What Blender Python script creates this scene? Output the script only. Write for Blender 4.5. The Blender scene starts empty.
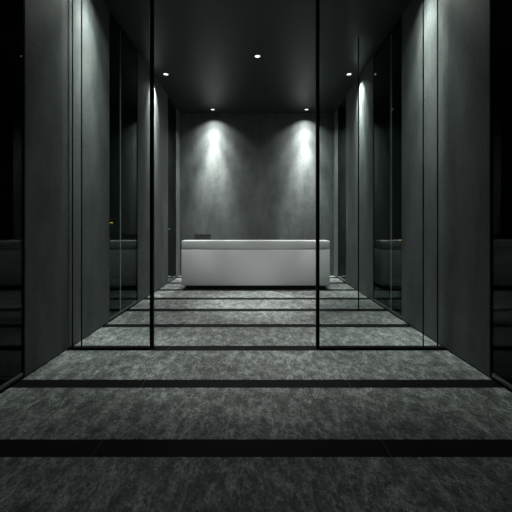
import bpy, bmesh, math
from mathutils import Vector, Matrix

S = bpy.context.scene
COL = S.collection
PI = math.pi

# ------------------------------------------------------------------ measures
W = 2.2            # half width of the corridor
H = 4.65           # ceiling height
YB = 9.75          # back wall
Y0 = -3.0          # entrance end of the corridor, behind the camera
XS = 6.6           # outer side of the flanking rooms
STRIPS = [-2.28 + 0.9 * k for k in range(14)]
STRIP_W = 0.160
def strip_width(y):
    return 0.176 if abs(y - 2.22) < 0.01 else (STRIP_W if y < 5 else 0.185)

# ------------------------------------------------------------------ materials
def new_mat(name):
    m = bpy.data.materials.new(name)
    m.use_nodes = True
    nt = m.node_tree
    nt.nodes.clear()
    out = nt.nodes.new('ShaderNodeOutputMaterial')
    return m, nt, out

def N(nt, t, **kw):
    n = nt.nodes.new(t)
    for k, v in kw.items():
        setattr(n, k, v)
    return n

def plain(name, col, rough=0.5, metal=0.0, spec=0.5):
    m, nt, out = new_mat(name)
    b = N(nt, 'ShaderNodeBsdfPrincipled')
    b.inputs['Base Color'].default_value = (*col, 1)
    b.inputs['Roughness'].default_value = rough
    b.inputs['Metallic'].default_value = metal
    b.inputs['Specular IOR Level'].default_value = spec
    # slight procedural wear in the finish
    tc = N(nt, 'ShaderNodeTexCoord')
    nz = N(nt, 'ShaderNodeTexNoise')
    nz.inputs['Scale'].default_value = 9
    mr = N(nt, 'ShaderNodeMapRange')
    mr.inputs['To Min'].default_value = max(0.02, rough - 0.05)
    mr.inputs['To Max'].default_value = min(1, rough + 0.05)
    nt.links.new(tc.outputs['Object'], nz.inputs['Vector'])
    nt.links.new(nz.outputs['Fac'], mr.inputs['Value'])
    nt.links.new(mr.outputs['Result'], b.inputs['Roughness'])
    nt.links.new(b.outputs[0], out.inputs['Surface'])
    return m

def noise(nt, vec, scale, detail=6, rough=0.6, stretch=(1, 1, 1), rot=(0, 0, 0)):
    mp = N(nt, 'ShaderNodeMapping')
    mp.inputs['Scale'].default_value = stretch
    mp.inputs['Rotation'].default_value = rot
    nz = N(nt, 'ShaderNodeTexNoise')
    nz.inputs['Scale'].default_value = scale
    nz.inputs['Detail'].default_value = detail
    nz.inputs['Roughness'].default_value = rough
    nt.links.new(vec, mp.inputs['Vector'])
    nt.links.new(mp.outputs['Vector'], nz.inputs['Vector'])
    return nz.outputs['Fac']

def ramp(nt, fac, stops):
    r = N(nt, 'ShaderNodeValToRGB')
    els = r.color_ramp.elements
    while len(els) < len(stops):
        els.new(0.5)
    for e, (p, c) in zip(els, stops):
        e.position = p
        e.color = (*c, 1)
    nt.links.new(fac, r.inputs['Fac'])
    return r.outputs['Color']

def mixc(nt, a, b, fac, mode='MIX'):
    m = N(nt, 'ShaderNodeMix', data_type='RGBA', blend_type=mode)
    if isinstance(fac, (int, float)):
        m.inputs[0].default_value = fac
    else:
        nt.links.new(fac, m.inputs[0])
    nt.links.new(a, m.inputs[6])
    nt.links.new(b, m.inputs[7])
    return m.outputs[2]

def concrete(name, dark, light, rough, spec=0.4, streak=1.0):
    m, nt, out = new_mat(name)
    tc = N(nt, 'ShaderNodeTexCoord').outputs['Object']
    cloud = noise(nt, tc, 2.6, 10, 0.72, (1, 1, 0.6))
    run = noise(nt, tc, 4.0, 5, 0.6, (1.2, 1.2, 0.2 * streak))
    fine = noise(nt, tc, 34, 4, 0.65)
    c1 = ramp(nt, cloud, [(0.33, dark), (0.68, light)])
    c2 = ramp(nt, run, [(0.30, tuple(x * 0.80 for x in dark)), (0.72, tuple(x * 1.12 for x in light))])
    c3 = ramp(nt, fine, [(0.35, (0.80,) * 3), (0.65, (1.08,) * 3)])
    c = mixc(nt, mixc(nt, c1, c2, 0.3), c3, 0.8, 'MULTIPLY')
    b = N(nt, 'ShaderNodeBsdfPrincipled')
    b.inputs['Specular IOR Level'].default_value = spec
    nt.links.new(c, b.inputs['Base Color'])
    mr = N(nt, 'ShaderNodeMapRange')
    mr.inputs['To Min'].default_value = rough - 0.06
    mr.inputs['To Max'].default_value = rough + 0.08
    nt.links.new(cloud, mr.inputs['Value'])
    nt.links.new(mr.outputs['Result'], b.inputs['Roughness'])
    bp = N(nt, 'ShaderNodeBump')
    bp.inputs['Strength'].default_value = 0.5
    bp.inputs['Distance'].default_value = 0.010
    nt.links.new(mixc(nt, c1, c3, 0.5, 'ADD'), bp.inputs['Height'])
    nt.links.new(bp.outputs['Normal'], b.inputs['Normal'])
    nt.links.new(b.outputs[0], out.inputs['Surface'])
    return m

def floor_stone(name):
    m, nt, out = new_mat(name)
    tc = N(nt, 'ShaderNodeTexCoord').outputs['Object']
    big = noise(nt, tc, 1.1, 6, 0.6, (1.0, 0.7, 1), (0, 0, 0.5))
    # warp the veins by the large noise
    mot = noise(nt, tc, 8.0, 15, 0.9, (1.25, 0.75, 1), (0, 0, 0.35))
    fine = noise(nt, tc, 42, 8, 0.85, (1.2, 0.8, 1), (0, 0, 0.35))
    veinn = noise(nt, tc, 1.9, 7, 0.62, (1.5, 0.6, 1), (0, 0, -0.55))
    c1 = ramp(nt, mot, [(0.415, (0.044, 0.050, 0.048)), (0.50, (0.165, 0.178, 0.172)), (0.585, (0.46, 0.485, 0.470))])
    c2 = ramp(nt, big, [(0.34, (0.68,) * 3), (0.66, (1.22,) * 3)])
    c3 = ramp(nt, fine, [(0.38, (0.36,) * 3), (0.62, (1.62,) * 3)])
    c = mixc(nt, mixc(nt, c1, c2, 1.0, 'MULTIPLY'), c3, 1.0, 'MULTIPLY')
    vein = ramp(nt, veinn, [(0.488, (0, 0, 0)), (0.50, (0.20, 0.215, 0.207)), (0.512, (0, 0, 0))])
    c = mixc(nt, c, vein, 1.0, 'ADD')
    # large stone slabs, each a touch lighter or darker than the next
    mp = N(nt, 'ShaderNodeMapping')
    mp.inputs['Location'].default_value = (0.37, 2.28 + 0.03, 0)
    nt.links.new(tc, mp.inputs['Vector'])
    bk = N(nt, 'ShaderNodeTexBrick')
    bk.offset = 0.37
    bk.inputs['Color1'].default_value = (0.75, 0.75, 0.75, 1)
    bk.inputs['Color2'].default_value = (0.99, 0.99, 0.99, 1)
    bk.inputs['Mortar'].default_value = (0.62, 0.62, 0.62, 1)
    bk.inputs['Scale'].default_value = 1.0
    bk.inputs['Mortar Size'].default_value = 0.0015
    bk.inputs['Mortar Smooth'].default_value = 0.2
    bk.inputs['Brick Width'].default_value = 1.15
    bk.inputs['Row Height'].default_value = 0.45
    nt.links.new(mp.outputs['Vector'], bk.inputs['Vector'])
    c = mixc(nt, c, bk.outputs['Color'], 1.0, 'MULTIPLY')
    b = N(nt, 'ShaderNodeBsdfPrincipled')
    b.inputs['Specular IOR Level'].default_value = 0.35
    nt.links.new(c, b.inputs['Base Color'])
    mr = N(nt, 'ShaderNodeMapRange')
    mr.inputs['To Min'].default_value = 0.48
    mr.inputs['To Max'].default_value = 0.66
    nt.links.new(mot, mr.inputs['Value'])
    nt.links.new(mr.outputs['Result'], b.inputs['Roughness'])
    bp = N(nt, 'ShaderNodeBump')
    bp.inputs['Strength'].default_value = 0.35
    bp.inputs['Distance'].default_value = 0.004
    nt.links.new(mot, bp.inputs['Height'])
    nt.links.new(bp.outputs['Normal'], b.inputs['Normal'])
    nt.links.new(b.outputs[0], out.inputs['Surface'])
    return m

def glass(name, tint, f0=0.04, refl=(1, 1, 1), f90=1.0):
    m, nt, out = new_mat(name)
    tr = N(nt, 'ShaderNodeBsdfTransparent')
    tr.inputs['Color'].default_value = (*tint, 1)
    gl = N(nt, 'ShaderNodeBsdfGlossy')
    gl.inputs['Roughness'].default_value = 0.0
    gl.inputs['Color'].default_value = (*refl, 1)
    lw = N(nt, 'ShaderNodeLayerWeight')
    lw.inputs['Blend'].default_value = 0.5
    pw = N(nt, 'ShaderNodeMath', operation='POWER')
    pw.inputs[1].default_value = 5
    nt.links.new(lw.outputs['Facing'], pw.inputs[0])
    ma = N(nt, 'ShaderNodeMath', operation='MULTIPLY_ADD')
    ma.inputs[1].default_value = f90 - f0
    ma.inputs[2].default_value = f0
    nt.links.new(pw.outputs[0], ma.inputs[0])
    mx = N(nt, 'ShaderNodeMixShader')
    nt.links.new(ma.outputs[0], mx.inputs['Fac'])
    nt.links.new(tr.outputs[0], mx.inputs[1])
    nt.links.new(gl.outputs[0], mx.inputs[2])
    nt.links.new(mx.outputs[0], out.inputs['Surface'])
    return m

def emit(name, col, strength):
    m, nt, out = new_mat(name)
    e = N(nt, 'ShaderNodeEmission')
    e.inputs['Color'].default_value = (*col, 1)
    e.inputs['Strength'].default_value = strength
    nt.links.new(e.outputs[0], out.inputs['Surface'])
    return m

M = {
    'wall': concrete('wall_concrete', (0.058, 0.068, 0.0675), (0.147, 0.162, 0.161), 0.62),
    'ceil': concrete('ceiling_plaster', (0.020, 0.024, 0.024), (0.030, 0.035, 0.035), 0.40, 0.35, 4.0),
    'side': concrete('side_room_plaster', (0.05, 0.058, 0.056), (0.075, 0.086, 0.083), 0.6, 0.3),
    'floor': floor_stone('floor_stone'),
    'strip': plain('black_stone', (0.007, 0.0082, 0.0075), 0.55, 0, 0.06),
    'joint': plain('pale_grout', (0.10, 0.11, 0.105), 0.8),
    'frame': plain('black_steel', (0.004, 0.005, 0.005), 0.6, 0.0, 0.06),
    'rail': plain('grey_steel_channel', (0.20, 0.22, 0.215), 0.42, 0.6),
    'edge': plain('polished_glass_edge', (0.62, 0.70, 0.67), 0.35),
    'clear': glass('clear_glass', (0.935, 0.962, 0.95), 0.015, (1, 1, 1), 0.22),
    'smoke': glass('smoked_glass', (0.50, 0.60, 0.58), 0.03, (0.60, 0.64, 0.63)),
    'white': plain('white_solid_surface', (0.70, 0.712, 0.725), 0.42, 0, 0.4),
    'ledge': plain('light_grey_solid_surface', (0.66, 0.672, 0.68), 0.42, 0, 0.4),
    'plinth': plain('black_laminate', (0.012, 0.013, 0.013), 0.5),
    'grey': plain('grey_laminate', (0.16, 0.17, 0.168), 0.5),
    'dev': plain('dark_plastic', (0.075, 0.080, 0.077), 0.5),
    'screen': plain('dark_screen', (0.01, 0.01, 0.012), 0.15),
    'brass': plain('brass', (0.80, 0.58, 0.12), 0.25, 0.8),
    'chrome': plain('brushed_steel', (0.6, 0.62, 0.6), 0.3, 0.9),
    'trimring': plain('dark_lamp_ring', (0.03, 0.033, 0.032), 0.4),
    'lens': emit('lamp_lens', (1.0, 0.985, 0.94), 1.8),
    'glintlens': emit('reflected_glint_lens', (1.0, 0.985, 0.94), 0.6),  # glow of the added light that imitates a reflected dot
}

# ------------------------------------------------------------------ builders
def box(bm, x0, x1, y0, y1, z0, z1, bev=0.0, seg=2, mi=0):
    g = bmesh.ops.create_cube(bm, size=1.0)
    vs = g['verts']
    for v in vs:
        v.co = Vector(((x0 + x1) / 2 + v.co.x * (x1 - x0),
                       (y0 + y1) / 2 + v.co.y * (y1 - y0),
                       (z0 + z1) / 2 + v.co.z * (z1 - z0)))
    faces = {f for v in vs for f in v.link_faces}
    for f in faces:
        f.material_index = mi
    if bev > 0:
        es = {e for v in vs for e in v.link_edges}
        bmesh.ops.bevel(bm, geom=list(es), offset=bev, segments=seg, profile=0.5, affect='EDGES')

def lathe(bm, prof, c, n=32, axis='Z'):
    rings = []
    for r, h in prof:
        ring = []
        for k in range(n):
            a = 2 * PI * k / n
            p = (r * math.cos(a), r * math.sin(a), h)
            if axis == 'X':
                p = (h, p[0], p[1])
            ring.append(bm.verts.new(Vector(c) + Vector(p)))
        rings.append(ring)
    for a, b in zip(rings, rings[1:]):
        for k in range(n):
            bm.faces.new((a[k], a[(k + 1) % n], b[(k + 1) % n], b[k]))
    for ring in (rings[0], rings[-1]):
        bm.faces.new(ring)
    bmesh.ops.recalc_face_normals(bm, faces=bm.faces[:])

def obj(name, bm, mats, parent=None, smooth=False):
    me = bpy.data.meshes.new(name)
    bm.to_mesh(me)
    bm.free()
    for m in (mats if isinstance(mats, (list, tuple)) else [mats]):
        me.materials.append(M[m])
    if smooth:
        for p in me.polygons:
            p.use_smooth = True
        try:
            me.set_sharp_from_angle(angle=math.radians(40))
        except Exception:
            pass
    o = bpy.data.objects.new(name, me)
    COL.objects.link(o)
    if parent is not None:
        o.parent = parent
        o.matrix_parent_inverse = Matrix.Translation(-parent.location)
    return o

def boxo(name, dims, mat, parent=None, bev=0.0, seg=2):
    bm = bmesh.new()
    box(bm, *dims, bev=bev, seg=seg)
    return obj(name, bm, mat, parent, smooth=bev > 0)

def struct(o, label=None):
    o['kind'] = 'structure'
    if label:
        o['label'] = label
    return o

def thing(name, loc, label, cat, group=None):
    o = bpy.data.objects.new(name, None)
    o.empty_display_size = 0.1
    o.location = loc
    COL.objects.link(o)
    o['label'] = label
    o['category'] = cat
    if group:
        o['group'] = group
    return o

# ------------------------------------------------------------------ room shell
bm = bmesh.new()
edges = [Y0]
for i, y in enumerate(STRIPS):
    w = strip_width(y)
    edges += [y - w / 2, y + w / 2]
edges.append(YB)
for a, b in zip(edges[0::2], edges[1::2]):
    box(bm, -XS, XS, a, b, -0.12, 0.0)
box(bm, -XS, XS, Y0, YB, -0.16, -0.12)
struct(obj('floor', bm, 'floor'), 'mottled dark grey stone floor crossed by black strips')
for i, y in enumerate(STRIPS):
    w = strip_width(y)
    bm = bmesh.new()
    a, b = y - w / 2, y + w / 2
    # slabs of black stone with pale joints between them
    js = [-5.0, -3.0, -1.043, 0.843, 2.8, 4.8]
    xs = [-XS] + js + [XS]
    for p, q in zip(xs, xs[1:]):
        box(bm, p + (0.002 if p > -XS else 0), q - (0.002 if q < XS else 0), a, b, -0.12, -0.003)
    for j in js:
        box(bm, j - 0.002, j + 0.002, a, b, -0.12, -0.004, mi=1)
    struct(obj('trim_%d' % (i + 1), bm, ['strip', 'joint']), 'black stone strip set across the grey floor')

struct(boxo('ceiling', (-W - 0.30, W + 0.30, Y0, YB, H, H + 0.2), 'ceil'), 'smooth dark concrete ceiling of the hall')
struct(boxo('wall_back', (-W - 0.30, W + 0.30, YB, YB + 0.25, -0.16, H + 0.2), 'wall'), 'grey concrete end wall behind the reception desk')
struct(boxo('wall_front', (-XS - 0.2, XS + 0.2, Y0 - 0.2, Y0, -0.16, H + 0.2), 'side'))

PIERS = {
    -1: [(-3.0, -1.2), (3.235, 5.09), (6.30, 8.44), (9.28, YB)],
    1: [(-3.0, -1.2), (3.225, 5.19), (6.47, 8.44), (9.28, YB)],
}
T = 0.30
n_win = 0
KNOBS = {(-1, 2): ('brass', 5.135, 1.478), (1, 3): ('brass', 8.66, 1.50),
         (-1, 3): ('chrome', 8.52, 1.35), (1, 2): ('brass', 5.235, 1.215)}
for s, side in ((-1, 'left'), (1, 'right')):
    xa, xb = sorted((s * W, s * (W + T)))
    for a, b in PIERS[s]:
        bm = bmesh.new()
        box(bm, xa, xb, a, b, 0.012, H, bev=0.004, seg=1)
        o = struct(obj('wall_%s' % side, bm, 'wall'), 'tall grey concrete pier on the %s of the hall' % side)
        # recessed black shadow gap at the foot of the pier
        xi, xo = sorted((s * (W + 0.012), s * (W + T - 0.012)))
        struct(boxo('baseboard_%s' % side, (xi, xo, a + 0.012, b - 0.012 if b < YB else b, 0.0, 0.012), 'frame'))
    P = PIERS[s]
    for k in range(1, 4):
        a, b = P[k - 1][1], P[k][0]
        n_win += 1
        w = thing('window_%d' % n_win, (s * (W + 0.03), (a + b) / 2, 0), 'smoked glass wall bay between the %s piers' % side, 'window')
        del w['category']
        w['kind'] = 'structure'
        def xx(p, q):
            return tuple(sorted((s * p, s * q)))
        # frame: two black jambs, a black foot gasket and a head channel
        for (ya, yb) in ((a, a + 0.016), (b - 0.016, b)):
            boxo('jamb', (*xx(W + 0.004, W + 0.024), ya, yb, 0, H), 'frame', w)
        boxo('foot_gasket', (*xx(W + 0.004, W + 0.040), a + 0.016, b - 0.016, 0, 0.022), 'frame', w)
        boxo('foot_channel', (*xx(W + 0.006, W + 0.036), a + 0.016, b - 0.016, 0.022, 0.060), 'rail', w, bev=0.004)
        boxo('head_channel', (*xx(W + 0.006, W + 0.036), a + 0.016, b - 0.016, H - 0.05, H), 'frame', w)
        if k == 1:
            js = [1.0]
        elif k == 2:
            js = [5.53 if s < 0 else 5.63]
        else:
            js = []
        cuts = [a + 0.016] + js + [b - 0.016]
        for p, q in zip(cuts, cuts[1:]):
            boxo('pane', (*xx(W + 0.010, W + 0.022), p + (0.005 if p in js else 0), q - (0.005 if q in js else 0), 0.060, H - 0.05), 'smoke', w)
        for j in js:
            e = boxo('glass_joint', (*xx(W + 0.008, W + 0.024), j - 0.005, j + 0.005, 0.060, H - 0.05), 'edge', w)
        if (s, k) in KNOBS:
            mt, ky, kz = KNOBS[(s, k)]
            bm = bmesh.new()
            prof = [(0.016, 0), (0.016, 0.004), (0.007, 0.006), (0.007, 0.020), (0.013, 0.024), (0.016, 0.031), (0.013, 0.038), (0.005, 0.041)]
            lathe(bm, [(r, -s * h) for r, h in prof], (s * (W + 0.010), ky, kz), 20, 'X')
            kb = obj('knob', bm, mt, w, smooth=True)
            kb['label'] = 'small %s knob on the glass' % ('brass' if mt == 'brass' else 'steel')

# flanking rooms seen through the glass
for s, side in ((-1, 'left'), (1, 'right')):
    def xx(p, q):
        return tuple(sorted((s * p, s * q)))
    struct(boxo('wall_outer_%s' % side, (*xx(XS, XS + 0.2), Y0, YB + 0.25, -0.16, H + 0.2), 'side'))
    struct(boxo('wall_back_%s' % side, (*xx(W + T, XS), YB, YB + 0.25, -0.16, H + 0.2), 'side'))
    bm = bmesh.new()
    xs = [W + T, 3.79, 4.78, 5.67, XS]
    for p, q in zip(xs, xs[1:]):
        box(bm, *xx(p + 0.012, q - 0.012), Y0, YB, H, H + 0.1)
    box(bm, *xx(W + T, XS), Y0, YB, H + 0.1, H + 0.2)
    struct(obj('ceiling_%s' % side, bm, 'side'), 'dark panelled ceiling of the %s flanking room' % side)

# ------------------------------------------------------------------ glass partition across the hall
GY = 4.02
def px2x(px, y):
    return (px - 257.0) / 341.33 * y

def partition(label, posts, x_wall, widths):
    xs = [px2x(p, GY) for p in posts]
    t = thing('glass_partition', ((xs[0] + xs[-1]) / 2, GY, 0), label, 'glass partition')
    lo, hi = min(xs), max(xs)
    for x, w in zip(xs, widths):
        boxo('post', (x - w / 2, x + w / 2, GY - (0.03 if w > 0.02 else 0.006), GY + (0.03 if w > 0.02 else 0.006), 0, H), 'frame', t, bev=0.002, seg=1)
    order = sorted(zip(xs, widths))
    for (x0, w0), (x1, w1) in zip(order, order[1:]):
        a, b = x0 + w0 / 2, x1 - w1 / 2
        boxo('foot_rail', (a, b, GY - 0.045, GY + 0.03, -0.003, 0.018), 'frame', t)
        boxo('head_rail', (a, b, GY - 0.025, GY + 0.025, H - 0.06, H), 'frame', t)
        boxo('pane', (a, b, GY - 0.006, GY + 0.006, 0.018, H - 0.06), 'clear', t)
    # foot rail return from the outer post to the concrete pier
    xo = min(xs) if x_wall < 0 else max(xs)
    wo = widths[xs.index(xo)]
    if x_wall < 0:
        a, b = x_wall, xo - wo / 2
    else:
        a, b = xo + wo / 2, x_wall
    if b - a > 0.004:
        boxo('foot_rail', (a, b, GY - 0.045, GY + 0.03, -0.003, 0.018), 'frame', t)
        boxo('pane', (a, b, GY - 0.006, GY + 0.006, 0.018, H), 'clear', t)
    return t

partition('clear glass partition in black frame left of the open doorway', [72.6, 81.7, 152.0], -W, [0.012, 0.012, 0.036])
partition('clear glass partition in black frame right of the open doorway', [317.6, 423.2, 437.6], W, [0.036, 0.012, 0.012])

# slim glass fin further in, against the right pier
t = thing('glass_fin', (1.97, 5.82, 0), 'slim glass screen with thin dark edge beside the far right pier', 'glass screen')
boxo('edge_post', (1.722, 1.738, 5.81, 5.83, -0.003, H), 'frame', t)
boxo('pane', (1.738, W + 0.004, 5.815, 5.825, -0.003, H), 'clear', t)

# ------------------------------------------------------------------ reception counters
def counter(name, x0, x1, yf, label, white=True, depth=0.85):
    t = thing(name, ((x0 + x1) / 2, yf + depth / 2, 0), label, 'reception desk')
    main = 'white' if white else 'grey'
    zb, zs, zt = 0.090, 0.895, 1.10
    wt = 0.04
    boxo('plinth', (x0 + 0.09, x1 - 0.09, yf + 0.06, yf + depth - 0.05, 0, zb), 'plinth', t)
    boxo('front_panel', (x0, x1, yf, yf + wt, zb, zs), main, t, bev=0.006, seg=3)
    for a, b in ((x0, x0 + wt), (x1 - wt, x1)):
        boxo('end_panel', (a, b, yf + wt, yf + depth, zb, zs), main, t, bev=0.003)
    boxo('base_panel', (x0 + wt, x1 - wt, yf + wt, yf + depth, zb, zb + 0.03), 'grey', t)
    boxo('worktop', (x0 + wt, x1 - wt, yf + wt, yf + depth, 0.72, 0.75), main, t)
    boxo('shadow_gap', (x0 + 0.012, x1 - 0.012, yf + 0.006, yf + 0.33, zs, zs + 0.006), 'plinth' if not white else 'grey', t)
    # thick upper ledge with softly rounded ends
    bm = bmesh.new()
    box(bm, x0, x1, yf, yf + 0.36, zs + 0.006, zt, bev=0.020, seg=4)
    obj('ledge', bm, 'ledge' if white else 'grey', t, smooth=True)
    return t

DY = 7.66
counter('reception_desk', px2x(181.4, DY), px2x(329.8, DY), DY,
        'long white reception desk with rounded upper ledge at the end of the hall')
# monitor on the worktop behind the ledge, seen from the back
mx = px2x(202.5, 8.30)
t = thing('computer_monitor', (mx, 8.33, 0.75), 'dark computer monitor standing behind the ledge of the white desk', 'monitor')
boxo('base', (mx - 0.11, mx + 0.11, 8.26, 8.44, 0.75, 0.762), 'dev', t, bev=0.004)
boxo('stand', (mx - 0.03, mx + 0.03, 8.30, 8.325, 0.762, 1.10), 'dev', t, bev=0.004)
boxo('housing', (mx - 0.195, mx + 0.195, 8.325, 8.36, 0.965, 1.232), 'dev', t, bev=0.006)
boxo('screen', (mx - 0.185, mx + 0.185, 8.36, 8.362, 0.98, 1.222), 'screen', t)

# ------------------------------------------------------------------ downlights
def spot(parent, loc, energy, angle, blend, tgt=None, radius=0.04, col=(0.972, 1.0, 0.955)):
    l = bpy.data.lights.new('lamp', 'SPOT')
    l.energy = energy
    l.spot_size = math.radians(angle)
    l.spot_blend = blend
    l.shadow_soft_size = radius
    l.color = col
    o = bpy.data.objects.new('lamp', l)
    COL.objects.link(o)
    o.location = loc
    if tgt:
        o.rotation_euler = (Vector(tgt) - Vector(loc)).to_track_quat('-Z', 'Y').to_euler()
    o.parent = parent
    o.matrix_parent_inverse = Matrix.Translation(-parent.location)
    return o

def downlight(x, y, label, lens='lens', group='recessed ceiling downlights', r=0.051):
    t = thing('downlight', (x, y, H), label, 'ceiling light', group)
    bm = bmesh.new()
    n = 32
    prof = [(r, H - 0.003), (r, H - 0.010), (r + 0.010, H - 0.010), (r + 0.014, H - 0.004), (r + 0.014, H)]
    rings = []
    for rr, z in prof:
        rings.append([bm.verts.new((x + rr * math.cos(2 * PI * k / n), y + rr * math.sin(2 * PI * k / n), z)) for k in range(n)])
    for a, b in zip(rings, rings[1:]):
        for k in range(n):
            bm.faces.new((a[k], a[(k + 1) % n], b[(k + 1) % n], b[k]))
    bmesh.ops.recalc_face_normals(bm, faces=bm.faces[:])
    obj('trim_ring', bm, 'trimring', t, smooth=True)
    bm = bmesh.new()
    lathe(bm, [(r, H), (r, H - 0.005), (r * 0.8, H - 0.008)], (x, y, 0), 32)
    obj('lens', bm, lens, t)
    return t

ZL = H - 0.02
def washer(t, x, y, wide, mid, core, size=0.04):
    # one lamp: a soft outer beam, an inner beam and a tight core, each (watts, angle, target)
    for p, a, tgt in (wide, mid, core):
        spot(t, (x, y, ZL), p, a, 1.0, tgt, size)

# wall washers at the end wall
for x, nm in ((-1.225, 'left'), (1.37, 'right')):
    t = downlight(x, 9.44, 'small round ceiling downlight at the end wall above the %s pool of light' % nm)
    washer(t, x, 9.44, (175, 126, None), (540, 80, None), (2000, 37, (x, YB, -0.6)))
# washers along the side piers, far
for x, nm in ((-1.93, 'left'), (1.95, 'right')):
    t = downlight(x, 7.23, 'small round ceiling downlight beside the far %s pier' % nm)
    wx = math.copysign(W, x)
    washer(t, x, 7.23, (30, 124, None), (420, 66, (wx, 7.23, 4.12)), (680, 30, (wx, 7.23, 3.2)))
    spot(t, (x, 7.23, ZL), 480, 20, 1.0, (math.copysign(1.45, x), 7.66, 0.25))  # extra beam added to brighten the end of the desk front
# washers along the side piers, near the glass partition
for x, nm in ((-1.93, 'left'), (1.95, 'right')):
    t = downlight(x, 4.36, 'ceiling downlight above the %s pier just behind the glass partition' % nm)
    wx = math.copysign(W, x)
    washer(t, x, 4.36, (115, 124, None), (400, 64, (wx, 4.36, 2.7)), (520, 27, (wx, 4.36, 1.7)), 0.10)
# centre line
t = downlight(0.01, 6.46, 'small round ceiling downlight on the centre line in front of the desk')
spot(t, (0.01, 6.46, ZL), 1300, 37, 1.0)
spot(t, (0.01, 6.46, ZL), 150, 90, 1.0)
for tx in (-0.95, 0.97):  # two extra beams added to lift the lower desk front
    spot(t, (0.01, 6.46, ZL), 290, 28, 1.0, (tx, 7.62, -0.9))
t = downlight(0.01, 3.95, 'ceiling downlight on the centre line in front of the glass partition')
spot(t, (0.01, 3.95, ZL), 400, 44, 1.0)
# added dim light behind the right glass, stands in for a reflected glint
t = downlight(3.72, 9.41, 'added dim downlight behind the right smoked glass, standing in for a reflected glint', 'glintlens')
spot(t, (3.72, 9.41, ZL), 14, 110, 1.0)
# ------------------------------------------------------------------ world and camera
w = bpy.data.worlds.new('world')
S.world = w
w.use_nodes = True
w.node_tree.nodes['Background'].inputs['Color'].default_value = (0.0, 0.0, 0.0, 1)
w.node_tree.nodes['Background'].inputs['Strength'].default_value = 0.0

cam = bpy.data.cameras.new('camera')
cam.sensor_width = 36
cam.lens = 24
cam.shift_x = -1 / 512
cam.shift_y = -31 / 512
cam.clip_start = 0.05
co = bpy.data.objects.new('camera', cam)
co.location = (0, 0, 1.45)
co.rotation_euler = (PI / 2, 0, 0)
COL.objects.link(co)
S.camera = co

S.view_settings.view_transform = 'Standard'
S.view_settings.look = 'None'
S.view_settings.gamma = 1
S.view_settings.use_curve_mapping = False
S.view_settings.exposure = 0.0
S.cycles.max_bounces = 12
S.cycles.transparent_max_bounces = 24
S.cycles.diffuse_bounces = 6
S.cycles.sample_clamp_indirect = 4
